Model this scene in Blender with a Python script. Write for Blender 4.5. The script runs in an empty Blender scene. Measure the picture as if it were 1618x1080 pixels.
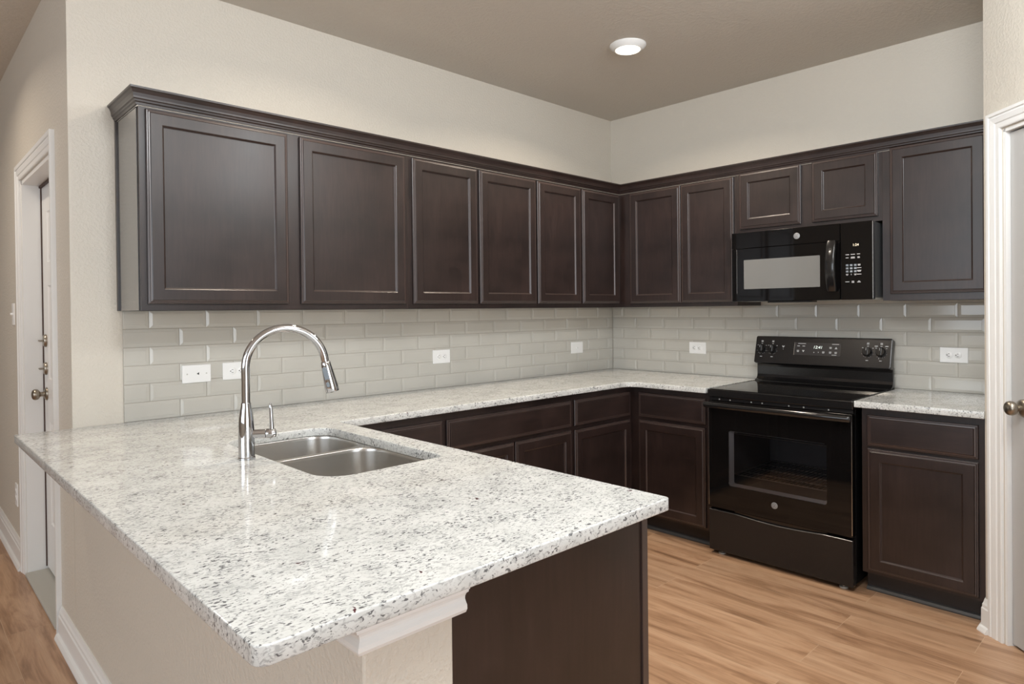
import bpy, bmesh, math, random
from mathutils import Vector, Matrix
PI = math.pi
S = bpy.context.scene
COL = S.collection
random.seed(4)

# ------------------------------------------------------------------ camera
cam_data = bpy.data.cameras.new('camera')
cam = bpy.data.objects.new('camera', cam_data)
COL.objects.link(cam)
FW = Vector((0.69163227, 0.7222053, -0.00801899))
RT = Vector((0.72212752, -0.69167685, -0.01072317))
UP = Vector((0.01329088, -0.00162575, 0.99991035))
m = Matrix.Identity(4)
for i in range(3):
    m[i][0] = RT[i]; m[i][1] = UP[i]; m[i][2] = -FW[i]
m[0][3], m[1][3], m[2][3] = -3.96384, -3.04938, 1.35585
cam.matrix_world = m
cam_data.sensor_width = 36.0
cam_data.sensor_fit = 'HORIZONTAL'
cam_data.lens = 36.0 * 1040.04 / 1618.0
cam_data.shift_x = 0.0
cam_data.shift_y = -(540.0 - 498.706) / 1618.0
cam_data.clip_start = 0.02
S.camera = cam

# ------------------------------------------------------------------ view, world, big lights
S.view_settings.view_transform = 'Standard'
S.view_settings.look = 'None'
S.view_settings.gamma = 1.0
S.view_settings.use_curve_mapping = False
S.view_settings.exposure = 0.12
S.cycles.use_denoising = True
S.cycles.max_bounces = 10
S.cycles.diffuse_bounces = 6
S.cycles.glossy_bounces = 6
S.cycles.transparent_max_bounces = 12
S.cycles.sample_clamp_indirect = 8.0
S.cycles.blur_glossy = 0.5

world = bpy.data.worlds.new('daylight_sky')
S.world = world
world.use_nodes = True
bg = world.node_tree.nodes['Background']
bg.inputs['Color'].default_value = (0.80, 0.90, 1.0, 1)
bg.inputs['Strength'].default_value = 1.0

def area(name, loc, rot, sx, sy, watts, color, shape='RECTANGLE', spread=PI, parent=None):
    l = bpy.data.lights.new(name, 'AREA')
    l.shape = shape; l.size = sx; l.size_y = sy
    l.energy = watts; l.color = color; l.spread = spread
    o = bpy.data.objects.new(name, l)
    COL.objects.link(o)
    o.location = loc; o.rotation_euler = rot
    if parent: o.parent = parent
    return o

# daylight through the patio window of the living room behind the camera
area('patio_window_daylight', (-3.6, -7.60, 1.20), (PI / 2, 0, 0), 3.2, 2.1, 85, (0.86, 0.93, 1.0))
area('side_sheen_fill', (-8.60, -2.6, 1.75), (PI / 2, 0, -PI / 2), 4.8, 1.6, 95, (0.86, 0.93, 1.0))  # unseen side light, raised and widened to add sheen on the range-wall uppers
# unseen point lights added as neutral fill from above, like bounced flash
def fill_light(x, y, z, watts, color=(0.93, 0.97, 1.0), radius=0.24):
    l = bpy.data.lights.new('bounce_fill', 'POINT'); l.energy = watts; l.color = color; l.shadow_soft_size = radius
    o = bpy.data.objects.new('bounce_fill', l); COL.objects.link(o); o.location = (x, y, z)
    return o
fill_light(-3.15, -2.60, 2.60, 74)
fill_light(-1.85, -2.75, 2.58, 40)
fill_light(-4.6, -5.8, 2.42, 34)
WARM = (1.0, 0.87, 0.72)

# ------------------------------------------------------------------ materials
def mat(name, color, rough=0.5, metal=0.0, coat=0.0, coat_rough=0.1, spec=0.5):
    M = bpy.data.materials.new(name)
    M.use_nodes = True
    b = M.node_tree.nodes['Principled BSDF']
    b.inputs['Base Color'].default_value = (*color, 1)
    b.inputs['Roughness'].default_value = rough
    b.inputs['Metallic'].default_value = metal
    b.inputs['Coat Weight'].default_value = coat
    b.inputs['Coat Roughness'].default_value = coat_rough
    b.inputs['Specular IOR Level'].default_value = spec
    return M

class NT:
    def __init__(s, M):
        s.t = M.node_tree; s.n = s.t.nodes; s.b = s.n['Principled BSDF']
    def new(s, kind, **kw):
        n = s.n.new(kind)
        for k, v in kw.items(): setattr(n, k, v)
        return n
    def link(s, a, b): s.t.links.new(a, b)
    def coords(s, scale=(1, 1, 1), out='Object'):
        tc = s.new('ShaderNodeTexCoord'); mp = s.new('ShaderNodeMapping')
        mp.inputs['Scale'].default_value = scale
        s.link(tc.outputs[out], mp.inputs['Vector'])
        return mp.outputs['Vector']
    def noise(s, vec, scale, detail=4, rough=0.5, dist=0.0):
        n = s.new('ShaderNodeTexNoise')
        n.inputs['Scale'].default_value = scale; n.inputs['Detail'].default_value = detail
        n.inputs['Roughness'].default_value = rough; n.inputs['Distortion'].default_value = dist
        s.link(vec, n.inputs['Vector'])
        return n.outputs['Fac']
    def ramp(s, fac, stops):
        r = s.new('ShaderNodeValToRGB')
        e = r.color_ramp.elements
        while len(e) < len(stops): e.new(0.5)
        for q, (p, c) in zip(e, stops):
            q.position = p; q.color = (*c, 1) if len(c) == 3 else c
        s.link(fac, r.inputs['Fac'])
        return r.outputs['Color']
    def mix(s, fac, a, b, mode='MIX'):
        x = s.new('ShaderNodeMix', data_type='RGBA', blend_type=mode)
        for sock, v in ((x.inputs[0], fac), (x.inputs[6], a), (x.inputs[7], b)):
            if hasattr(v, 'is_output'): s.link(v, sock)
            else: sock.default_value = v if not isinstance(v, tuple) else ((*v, 1) if len(v) == 3 else v)
        return x.outputs[2]
    def math(s, op, a, b=None):
        x = s.new('ShaderNodeMath', operation=op)
        for i, v in enumerate((a, b)):
            if v is None: continue
            if hasattr(v, 'is_output'): s.link(v, x.inputs[i])
            else: x.inputs[i].default_value = v
        return x.outputs[0]
    def bump(s, h, strength, dist):
        x = s.new('ShaderNodeBump')
        x.inputs['Strength'].default_value = strength; x.inputs['Distance'].default_value = dist
        s.link(h, x.inputs['Height']); s.link(x.outputs['Normal'], s.b.inputs['Normal'])
    def color(s, c): s.link(c, s.b.inputs['Base Color'])

def paint(name, color, bump=0.35, rough=0.6, scale=90):
    M = mat(name, color, rough)
    N = NT(M)
    v = N.coords()
    a = N.noise(v, scale, 3, 0.55)
    h = N.ramp(a, [(0.42, (0, 0, 0)), (0.62, (1, 1, 1))])
    N.bump(h, bump, 0.003)
    return M

M_WALL = paint('greige_wall_paint', (0.62, 0.575, 0.50), 0.30, 0.50)
M_CEIL = paint('greige_ceiling_paint', (0.64, 0.595, 0.53), 0.35, 0.65, 70)
M_WHITE = mat('white_trim_paint', (0.80, 0.80, 0.785), 0.32)
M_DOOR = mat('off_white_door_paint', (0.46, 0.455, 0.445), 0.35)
M_PLASTIC = mat('white_plastic', (0.86, 0.86, 0.85), 0.3)
M_SLOT = mat('dark_slot', (0.03, 0.03, 0.03), 0.6)

def wood_dark(name, grain_axis='z'):
    M = mat(name, (0.03, 0.02, 0.017), 0.38, coat=0.33, coat_rough=0.28)
    M.node_tree.nodes['Principled BSDF'].inputs['Coat IOR'].default_value = 1.5
    N = NT(M)
    sc = {'z': (14, 14, 1.2), 'x': (1.2, 14, 14)}[grain_axis]
    g = N.noise(N.coords(sc), 6, 6, 0.6, 0.4)
    bl = N.noise(N.coords(), 4.5, 3, 0.6)
    c = N.ramp(g, [(0.25, (0.0115, 0.0061, 0.0054)), (0.75, (0.0245, 0.0138, 0.0118))])
    c2 = N.ramp(bl, [(0.3, (0.62, 0.62, 0.62)), (0.7, (1.38, 1.34, 1.32))])
    N.color(N.mix(1.0, c, c2, 'MULTIPLY'))
    r = N.math('MULTIPLY_ADD', bl, 0.16)
    r.node.inputs[2].default_value = 0.28
    N.link(r, N.b.inputs['Roughness'])
    return M
M_WOOD = wood_dark('espresso_stained_maple')
M_WOODH = wood_dark('espresso_stained_maple_rail', 'x')
M_EDGE = mat('espresso_edge_highlight', (0.052, 0.034, 0.030), 0.34, coat=0.5, coat_rough=0.25)  # lightened bevel stain, mostly the specular edge highlight put into the colour
M_ENDP = mat('glossy_espresso_side', (0.030, 0.026, 0.024), 0.22, coat=1.0, coat_rough=0.10)
M_MAPLE = mat('tan_cabinet_underside', (0.50, 0.37, 0.23), 0.5)
M_TOE = mat('black_toe_board', (0.018, 0.015, 0.015), 0.45)
M_SHOE = mat('charcoal_shoe_moulding', (0.05, 0.048, 0.047), 0.35)

def granite():
    M = mat('white_speckled_granite', (0.8, 0.8, 0.76), 0.09, spec=0.5)
    N = NT(M)
    v = N.coords()
    # rotate and stretch: the flecks of the stone run one way
    tc = N.new('ShaderNodeTexCoord'); mp = N.new('ShaderNodeMapping')
    mp.inputs['Rotation'].default_value = (0, 0, 0.75)
    mp.inputs['Scale'].default_value = (1.0, 2.1, 1.6)
    N.link(tc.outputs['Object'], mp.inputs['Vector'])
    d = mp.outputs['Vector']
    cloud = N.noise(v, 9, 5, 0.6, 0.6)
    base = N.ramp(cloud, [(0.30, (0.56, 0.572, 0.558)), (0.50, (0.645, 0.658, 0.642)), (0.70, (0.70, 0.712, 0.697))])
    n1 = N.noise(d, 80, 4, 0.62, 0.9)
    n2 = N.noise(d, 9, 3, 0.55, 0.5)
    grey = N.ramp(N.math('ADD', n1, N.math('MULTIPLY', N.math('SUBTRACT', n2, 0.5), 0.30)),
                  [(0.505, (0, 0, 0)), (0.61, (1, 1, 1))])
    c = N.mix(N.math('MULTIPLY', grey, 0.60), base, (0.28, 0.285, 0.285))
    n3 = N.noise(d, 88, 3, 0.55, 0.7)
    n4 = N.noise(v, 16, 3, 0.6, 0.3)
    dk = N.ramp(N.math('ADD', n3, N.math('MULTIPLY', N.math('SUBTRACT', n4, 0.5), 0.30)),
                [(0.588, (0, 0, 0)), (0.645, (1, 1, 1))])
    c = N.mix(N.math('MULTIPLY', dk, 0.88), c, (0.075, 0.075, 0.08))
    n5 = N.noise(v, 38, 2, 0.5, 0.2)
    red = N.ramp(n5, [(0.745, (0, 0, 0)), (0.765, (1, 1, 1))])
    c = N.mix(red, c, (0.09, 0.03, 0.035))
    N.color(c)
    return M
M_GRANITE = granite()

def tile_mat():
    M = mat('glossy_greige_tile', (0.56, 0.535, 0.475), 0.10)
    N = NT(M)
    a = N.noise(N.coords(), 3.0, 2, 0.5)
    N.color(N.ramp(a, [(0.3, (0.500, 0.484, 0.440)), (0.7, (0.552, 0.535, 0.487))]))
    return M
M_TILE = tile_mat()
M_GROUT = mat('greige_grout', (0.40, 0.37, 0.32), 0.9)

def floor_mat():
    M = mat('oak_look_plank', (0.4, 0.25, 0.14), 0.34)
    N = NT(M)
    tc = N.new('ShaderNodeTexCoord'); mp = N.new('ShaderNodeMapping')
    mp.inputs['Rotation'].default_value = (0, 0, PI / 2)
    N.link(tc.outputs['Object'], mp.inputs['Vector'])
    br = N.new('ShaderNodeTexBrick')
    br.offset = 0.37; br.offset_frequency = 2
    br.inputs['Scale'].default_value = 1.0
    br.inputs['Brick Width'].default_value = 1.22
    br.inputs['Row Height'].default_value = 0.180
    br.inputs['Mortar Size'].default_value = 0.0009
    br.inputs['Mortar Smooth'].default_value = 0.0
    br.inputs['Color1'].default_value = (0, 0, 0, 1)
    br.inputs['Color2'].default_value = (1, 1, 1, 1)
    br.inputs['Mortar'].default_value = (0.5, 0.5, 0.5, 1)
    N.link(mp.outputs['Vector'], br.inputs['Vector'])
    # per-plank shift of the grain
    cmb = N.new('ShaderNodeVectorMath', operation='MULTIPLY_ADD')
    N.link(br.outputs['Color'], cmb.inputs[0])
    cmb.inputs[1].default_value = (7.3, 3.1, 0)
    N.link(tc.outputs['Object'], cmb.inputs[2])
    st = N.new('ShaderNodeMapping'); st.inputs['Scale'].default_value = (7.0, 0.80, 1)
    N.link(cmb.outputs[0], st.inputs['Vector'])
    g1 = N.noise(st.outputs['Vector'], 1.6, 6, 0.62, 0.9)
    st2 = N.new('ShaderNodeMapping'); st2.inputs['Scale'].default_value = (60, 2.2, 1)
    N.link(cmb.outputs[0], st2.inputs['Vector'])
    g2 = N.noise(st2.outputs['Vector'], 2.0, 4, 0.6, 0.3)
    c = N.ramp(g1, [(0.31, (0.15, 0.072, 0.034)), (0.42, (0.32, 0.172, 0.092)), (0.52, (0.48, 0.288, 0.170)), (0.68, (0.60, 0.395, 0.255))])
    c = N.mix(0.28, c, N.ramp(g2, [(0.3, (0.20, 0.12, 0.072)), (0.7, (0.54, 0.35, 0.22))]))
    tint = N.ramp(br.outputs['Color'], [(0.0, (0.91, 0.91, 0.91)), (1.0, (1.06, 1.055, 1.05))])
    c = N.mix(1.0, c, tint, 'MULTIPLY')
    c = N.mix(N.math('MULTIPLY', br.outputs['Fac'], 0.55), c, (0.62, 0.47, 0.33))
    N.color(c)
    N.bump(g2, 0.05, 0.002)
    return M
M_FLOOR = floor_mat()

M_BLACK = mat('black_enamel', (0.010, 0.0095, 0.0095), 0.16, coat=0.3)
M_BLACKGLASS = mat('black_glass', (0.005, 0.0045, 0.0045), 0.045, spec=0.38)
M_BLACKSAT = mat('satin_black', (0.012, 0.0105, 0.0105), 0.26)
M_BODYGREY = mat('grey_metal_side', (0.11, 0.115, 0.12), 0.30)
M_PANEL = mat('smoked_panel', (0.040, 0.036, 0.036), 0.25)
M_SCREEN = mat('grey_screened_glass', (0.19, 0.19, 0.182), 0.12)
M_MARK = mat('pale_print', (0.62, 0.62, 0.62), 0.5)
M_DIGIT = mat('lit_digit', (0.9, 0.95, 0.9), 0.5)
_b = M_DIGIT.node_tree.nodes['Principled BSDF']
_b.inputs['Emission Color'].default_value = (0.85, 0.95, 0.88, 1); _b.inputs['Emission Strength'].default_value = 0.8
M_DIGITW = mat('lit_amber_digit', (0.9, 0.8, 0.6), 0.5)
_b = M_DIGITW.node_tree.nodes['Principled BSDF']
_b.inputs['Emission Color'].default_value = (1.0, 0.83, 0.58, 1); _b.inputs['Emission Strength'].default_value = 0.8
M_CHROME = mat('polished_chrome', (0.56, 0.565, 0.58), 0.05, 1.0)
M_GREYRUB = mat('grey_button', (0.20, 0.23, 0.26), 0.4)
M_STEEL = mat('brushed_steel', (0.60, 0.585, 0.56), 0.27, 1.0)
M_WIRE = mat('oven_rack_wire', (0.42, 0.40, 0.38), 0.3, 1.0)
M_REVEAL = mat('grey_gasket_metal', (0.62, 0.62, 0.64), 0.4, 0.2)
M_CAVITY = mat('speckled_oven_enamel', (0.10, 0.095, 0.098), 0.4)
M_BADGE = mat('silver_badge', (0.42, 0.43, 0.44), 0.35, 0.4)
M_BADGE2 = mat('grey_badge_script', (0.12, 0.125, 0.13), 0.4, 0.4)
M_NICKEL = mat('satin_nickel', (0.36, 0.32, 0.265), 0.33, 1.0)
M_UNDER = mat('grey_galvanised', (0.55, 0.54, 0.51), 0.4, 0.3)
M_WEATHER = mat('brown_weatherstrip', (0.06, 0.032, 0.024), 0.6)
M_SILL = mat('grey_threshold', (0.45, 0.44, 0.40), 0.5)
M_LENS = mat('lit_lens', (1, 0.95, 0.85), 0.4)
_b = M_LENS.node_tree.nodes['Principled BSDF']
_b.inputs['Emission Color'].default_value = (1.0, 0.86, 0.66, 1); _b.inputs['Emission Strength'].default_value = 6.0

def oven_glass():
    M = bpy.data.materials.new('tinted_oven_glass'); M.use_nodes = True
    t = M.node_tree; t.nodes.remove(t.nodes['Principled BSDF'])
    out = t.nodes['Material Output']
    tr = t.nodes.new('ShaderNodeBsdfTransparent'); tr.inputs[0].default_value = (0.86, 0.86, 0.87, 1)
    gl = t.nodes.new('ShaderNodeBsdfGlossy'); gl.inputs['Roughness'].default_value = 0.04
    gl.inputs['Color'].default_value = (0.9, 0.9, 0.9, 1)
    fr = t.nodes.new('ShaderNodeFresnel'); fr.inputs['IOR'].default_value = 1.45
    mx = t.nodes.new('ShaderNodeMixShader')
    t.links.new(fr.outputs[0], mx.inputs[0]); t.links.new(tr.outputs[0], mx.inputs[1]); t.links.new(gl.outputs[0], mx.inputs[2])
    t.links.new(mx.outputs[0], out.inputs['Surface'])
    return M
M_OVENGLASS = oven_glass()

# ------------------------------------------------------------------ mesh tools
class MB:
    """collects shapes for ONE mesh object"""
    def __init__(s): s.v = []; s.f = []; s.sm = []
    def add(s, vs, fs, smooth=False, M=None):
        o = len(s.v)
        s.v += [tuple(M @ Vector(p)) if M else tuple(p) for p in vs]
        s.f += [tuple(i + o for i in f) for f in fs]
        s.sm += [smooth] * len(fs)
        return s
    def box(s, x0, x1, y0, y1, z0, z1, M=None):
        x0, x1 = sorted((x0, x1)); y0, y1 = sorted((y0, y1)); z0, z1 = sorted((z0, z1))
        v = [(x0, y0, z0), (x1, y0, z0), (x1, y1, z0), (x0, y1, z0), (x0, y0, z1), (x1, y0, z1), (x1, y1, z1), (x0, y1, z1)]
        return s.add(v, [(3, 2, 1, 0), (4, 5, 6, 7), (0, 1, 5, 4), (1, 2, 6, 5), (2, 3, 7, 6), (3, 0, 4, 7)], False, M)
    def lathe(s, prof, seg=32, M=None, smooth=True):
        """prof: (radius, height) pairs about local z"""
        vs = []; fs = []
        for r, h in prof:
            for k in range(seg):
                a = 2 * PI * k / seg
                vs.append((r * math.cos(a), r * math.sin(a), h))
        n = len(prof)
        for i in range(n - 1):
            for k in range(seg):
                k2 = (k + 1) % seg
                fs.append((i * seg + k, i * seg + k2, (i + 1) * seg + k2, (i + 1) * seg + k))
        fs.append(tuple(reversed(range(seg)))); fs.append(tuple(range((n - 1) * seg, n * seg)))
        return s.add(vs, fs, smooth, M)
    def tube(s, pts, rad, seg=16, M=None, cap=True):
        pts = [Vector(p) for p in pts]
        if not hasattr(rad, '__len__'): rad = [rad] * len(pts)
        vs = []; fs = []; prev = None
        for i, p in enumerate(pts):
            t = (pts[min(i + 1, len(pts) - 1)] - pts[max(i - 1, 0)]).normalized()
            if prev is None:
                a = Vector((0, 0, 1)) if abs(t.z) < 0.9 else Vector((1, 0, 0))
                u = t.cross(a).normalized()
            else:
                u = (prev - t * prev.dot(t)).normalized()
            prev = u; w = t.cross(u)
            for k in range(seg):
                a = 2 * PI * k / seg
                vs.append(p + (u * math.cos(a) + w * math.sin(a)) * rad[i])
        for i in range(len(pts) - 1):
            for k in range(seg):
                k2 = (k + 1) % seg
                fs.append((i * seg + k, i * seg + k2, (i + 1) * seg + k2, (i + 1) * seg + k))
        if cap:
            fs.append(tuple(reversed(range(seg)))); fs.append(tuple(range((len(pts) - 1) * seg, len(pts) * seg)))
        return s.add(vs, fs, True, M)
    def loft(s, rings, M=None, smooth=False, cap0=True, cap1=True):
        n = len(rings[0]); vs = [p for r in rings for p in r]; fs = []
        for i in range(len(rings) - 1):
            for k in range(n):
                k2 = (k + 1) % n
                fs.append((i * n + k, i * n + k2, (i + 1) * n + k2, (i + 1) * n + k))
        if cap0: fs.append(tuple(reversed(range(n))))
        if cap1: fs.append(tuple(range((len(rings) - 1) * n, len(rings) * n)))
        return s.add(vs, fs, smooth, M)
    def prism_x(s, prof, x0, x1, M=None):
        """prof: (y, z) polygon extruded along x"""
        return s.loft([[(x0, y, z) for y, z in prof], [(x1, y, z) for y, z in prof]], M)
    def sweep(s, path, prof, M=None):
        """path: 2D points; prof: closed (out, z) polygon, out to the right of travel; mitred"""
        P = [Vector(p) for p in path]; rings = []
        for i, p in enumerate(P):
            d0 = (P[i] - P[i - 1]).normalized() if i > 0 else None
            d1 = (P[i + 1] - P[i]).normalized() if i < len(P) - 1 else None
            d0 = d0 or d1; d1 = d1 or d0
            n0 = Vector((d0.y, -d0.x)); n1 = Vector((d1.y, -d1.x))
            b = (n0 + n1).normalized(); b = b / max(0.2, b.dot(n0))
            rings.append([(p.x + b.x * o, p.y + b.y * o, z) for o, z in prof])
        return s.loft(rings, M)
    def build(s, name, material, parent=None, bevel=0.0, seg=2, angle=0.6):
        me = bpy.data.meshes.new(name)
        me.from_pydata(s.v, [], s.f)
        bm = bmesh.new(); bm.from_mesh(me)
        bmesh.ops.remove_doubles(bm, verts=bm.verts, dist=1e-6)
        bmesh.ops.recalc_face_normals(bm, faces=bm.faces)
        bm.to_mesh(me); bm.free()
        if len(me.polygons) == len(s.sm):
            me.polygons.foreach_set('use_smooth', s.sm)
        elif any(s.sm):
            me.polygons.foreach_set('use_smooth', [True] * len(me.polygons))
        if any(s.sm):
            try: me.set_sharp_from_angle(angle=0.7)
            except Exception: pass
        me.materials.append(material)
        o = bpy.data.objects.new(name, me)
        COL.objects.link(o)
        if parent: o.parent = parent
        if bevel:
            b = o.modifiers.new('bevel', 'BEVEL'); b.width = bevel; b.segments = seg
            b.limit_method = 'ANGLE'; b.angle_limit = angle
        return o

def rrect(x0, x1, y0, y1, r, seg=6):
    pts = []
    for cx, cy, a0 in ((x1 - r, y1 - r, 0), (x0 + r, y1 - r, PI / 2), (x0 + r, y0 + r, PI), (x1 - r, y0 + r, 1.5 * PI)):
        for k in range(seg + 1):
            a = a0 + PI / 2 * k / seg
            pts.append((cx + r * math.cos(a), cy + r * math.sin(a)))
    return pts

def text_into(mb, string, size, M, align='CENTER'):
    cu = bpy.data.curves.new('t', 'FONT'); cu.body = string; cu.size = size
    cu.align_x = align; cu.align_y = 'CENTER'; cu.resolution_u = 2
    o = bpy.data.objects.new('t', cu); COL.objects.link(o)
    dg = bpy.context.evaluated_depsgraph_get()
    me = bpy.data.meshes.new_from_object(o.evaluated_get(dg))
    mb.add([v.co for v in me.vertices], [tuple(p.vertices) for p in me.polygons], False, M)
    bpy.data.objects.remove(o); bpy.data.curves.remove(cu); bpy.data.meshes.remove(me)

def tag(o, label, cat, group=None):
    o['label'] = label; o['category'] = cat
    if group: o['group'] = group
    return o
def thing(name, label, cat, loc=(0, 0, 0), rz=0.0, group=None):
    o = bpy.data.objects.new(name, None); o.empty_display_size = 0.1
    COL.objects.link(o); o.location = loc; o.rotation_euler = (0, 0, rz)
    return tag(o, label, cat, group)
def struct(o):
    o['kind'] = 'structure'; return o
def dup(root, loc, rz, label):
    r = root.copy(); COL.objects.link(r); r.location = loc; r.rotation_euler = (0, 0, rz); r['label'] = label
    for ch in list(root.children):
        c = ch.copy(); COL.objects.link(c); c.parent = r
        for g in list(ch.children):
            d = g.copy(); COL.objects.link(d); d.parent = c
    return r

# wall A is the plane y = 0 (long run on the left), wall B the plane x = 0 (range wall)
def at(wall, u, z):
    return ((u, 0, z), 0.0) if wall == 'A' else ((0, -u, z), -PI / 2)

# ------------------------------------------------------------------ the setting
H = 2.765
XW = -3.43          # plane of the hall wall and of the half wall's outer face
struct(MB().box(-9.0, 4.1, -8.0, 5.0, -0.05, 0.0).build('floor', M_FLOOR))
struct(MB().box(-9.0, 4.1, -8.0, 5.0, H, H + 0.08).build('ceiling', M_CEIL))
struct(MB().box(XW, 0.15, 0.0, 0.12, 0, H).build('wall_kitchen_left', M_WALL))
struct(MB().box(0.0, 0.15, -3.0, 0.0, 0, H).build('wall_kitchen_right', M_WALL))
# hall wall with the entry door's opening
DY0, DY1, DZ = 0.345, 1.20, 2.055
struct(MB().box(XW, XW + 0.14, 0.12, DY0, 0, H).box(XW, XW + 0.14, DY1, 5.0, 0, H)
       .box(XW, XW + 0.14, DY0, DY1, DZ, H).build('wall_hall', M_WALL))
# half wall that carries the overhanging counter
struct(MB().box(XW, -3.253, -2.150, -0.001, 0, 0.880).build('wall_peninsula', M_WALL, bevel=0.004))
# room behind the camera (daylight side)
struct(MB().box(-9.0, -5.2, -7.75, -7.65, 0, H).box(-2.0, 4.0, -7.75, -7.65, 0, H)
       .box(-5.2, -2.0, -7.75, -7.65, 2.25, H).box(-5.2, -2.0, -7.75, -7.65, 0, 0.15).build('wall_back', M_WALL))
struct(MB().box(-8.75, -8.65, -7.65, -5.1, 0, H).box(-8.75, -8.65, -0.1, 5.0, 0, H)
       .box(-8.75, -8.65, -5.1, -0.1, 0, 0.9).box(-8.75, -8.65, -5.1, -0.1, 2.6, H).build('wall_far_left', M_WALL))
struct(MB().box(-8.65, XW, 4.9, 5.0, 0, H).build('wall_hall_end', M_WALL))
# diagonal pantry wall
PO = Vector((-0.655, -2.432, 0)); PD = Vector((-1, -1, 0)).normalized(); PN = Vector((-1, 1, 0)).normalized()
PM = Matrix.Identity(4)      # local x along the wall, local -y out into the room
for i in range(3):
    PM[i][0] = PD[i]; PM[i][1] = -PN[i]; PM[i][2] = (0, 0, 1)[i]; PM[i][3] = PO[i]
PS0, PS1, PZ = 0.112, 0.735, 2.055
mb = MB()
mb.box(0.0, PS0, 0, 0.11, 0, H, PM).box(PS1, 1.0, 0, 0.11, 0, H, PM).box(PS0, PS1, 0, 0.11, PZ, H, PM)
struct(mb.build('wall_pantry', M_WALL))
struct(MB().box(-0.60, 0.0, -2.55, -2.434, 0, H).build('wall_pantry_return', M_WALL))
e = PO + PD * 1.0
struct(MB().box(e.x, 4.0, e.y, e.y + 0.11, 0, H).build('wall_pantry_side', M_WALL))
struct(MB().box(4.0, 4.1, -7.65, e.y + 0.11, 0, H).build('wall_right', M_WALL))

# mouldings
def casing_prof(w=0.068, t=0.019):
    # (across, out): colonial casing, thin at the inner edge
    return [(0, 0), (0, 0.009), (0.004, 0.011), (0.022, 0.011), (0.026, 0.014), (0.046, 0.0165), (0.052, 0.015), (0.056, t), (w, t), (w, 0)]
def casing(mb, s0, s1, ztop, M, w=0.068):
    pr = casing_prof(w)
    rings = []
    for (x, z, dx, dz) in ((s0, 0, -1, 0), (s0, ztop, -1, 1), (s1, ztop, 1, 1), (s1, 0, 1, 0)):
        rings.append([(x + dx * a, -o, z + dz * a) for a, o in pr])
    mb.loft(rings, M)
mb = MB(); casing(mb, PS0 - 0.006, PS1 + 0.006, PZ + 0.006, PM)
struct(mb.build('trim_1', M_WHITE))
mb = MB()
mb.box(PS0, PS0 + 0.012, 0.0, 0.11, 0, PZ, PM).box(PS1 - 0.012, PS1, 0.0, 0.11, 0, PZ, PM).box(PS0, PS1, 0.0, 0.11, PZ - 0.012, PZ, PM)
struct(mb.build('trim_2', M_WHITE))
HM = Matrix(((0, 1, 0, XW), (1, 0, 0, 0), (0, 0, 1, 0), (0, 0, 0, 1)))   # local x = y, local -y = out (-x)
mb = MB(); casing(mb, DY0 + 0.004, DY1 + 0.006, DZ + 0.006, HM, 0.075)
struct(mb.build('trim_3', M_WHITE))
mb = MB()
mb.box(DY0, DY0 + 0.018, -0.0, 0.14, 0, DZ, HM).box(DY1 - 0.018, DY1, -0.0, 0.14, 0, DZ, HM).box(DY0, DY1, -0.0, 0.14, DZ - 0.018, DZ, HM)
struct(mb.build('trim_4', M_WHITE))

BASE = [(0, 0), (0.030, 0), (0.030, 0.006), (0.024, 0.020), (0.016, 0.026), (0.0155, 0.095), (0.012, 0.100), (0.012, 0.112), (0.008, 0.120), (0.004, 0.135), (0, 0.135)]
def baseboard(name, path):
    return struct(MB().sweep(path, BASE).build(name, M_WHITE))
baseboard('baseboard_peninsula', [(XW, 0.268), (XW, -2.150), (-3.256, -2.150)])
baseboard('baseboard_hall', [(XW, 4.88), (XW, 1.284)])
q = PO + PD * 0.0375
baseboard('baseboard_pantry', [(-0.634, -2.432), (PO.x, PO.y), (q.x, q.y)])
e2 = PO + PD * (PS1 + 0.076); e3 = PO + PD * 1.0
baseboard('baseboard_right', [(e2.x, e2.y), (e3.x, e3.y), (3.9, e3.y)])
# painted moulding under the counter at the end of the half wall
CAP = [(0, 0.833), (0.010, 0.832), (0.018, 0.834), (0.022, 0.841), (0.0215, 0.848), (0.018, 0.853), (0.016, 0.857), (0.0165, 0.862), (0.020, 0.868), (0.026, 0.872), (0.027, 0.877), (0.030, 0.878), (0.030, 0.8835), (0, 0.8835)]
struct(MB().sweep([(XW, -0.002), (XW, -2.150), (-3.238, -2.150)], CAP).build('trim_5', M_WHITE))
# grey threshold under the entry door
struct(MB().box(XW - 0.012, XW + 0.14, DY0 + 0.02, DY1 - 0.02, 0.0, 0.018).build('trim_6', M_SILL, bevel=0.004))

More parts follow.
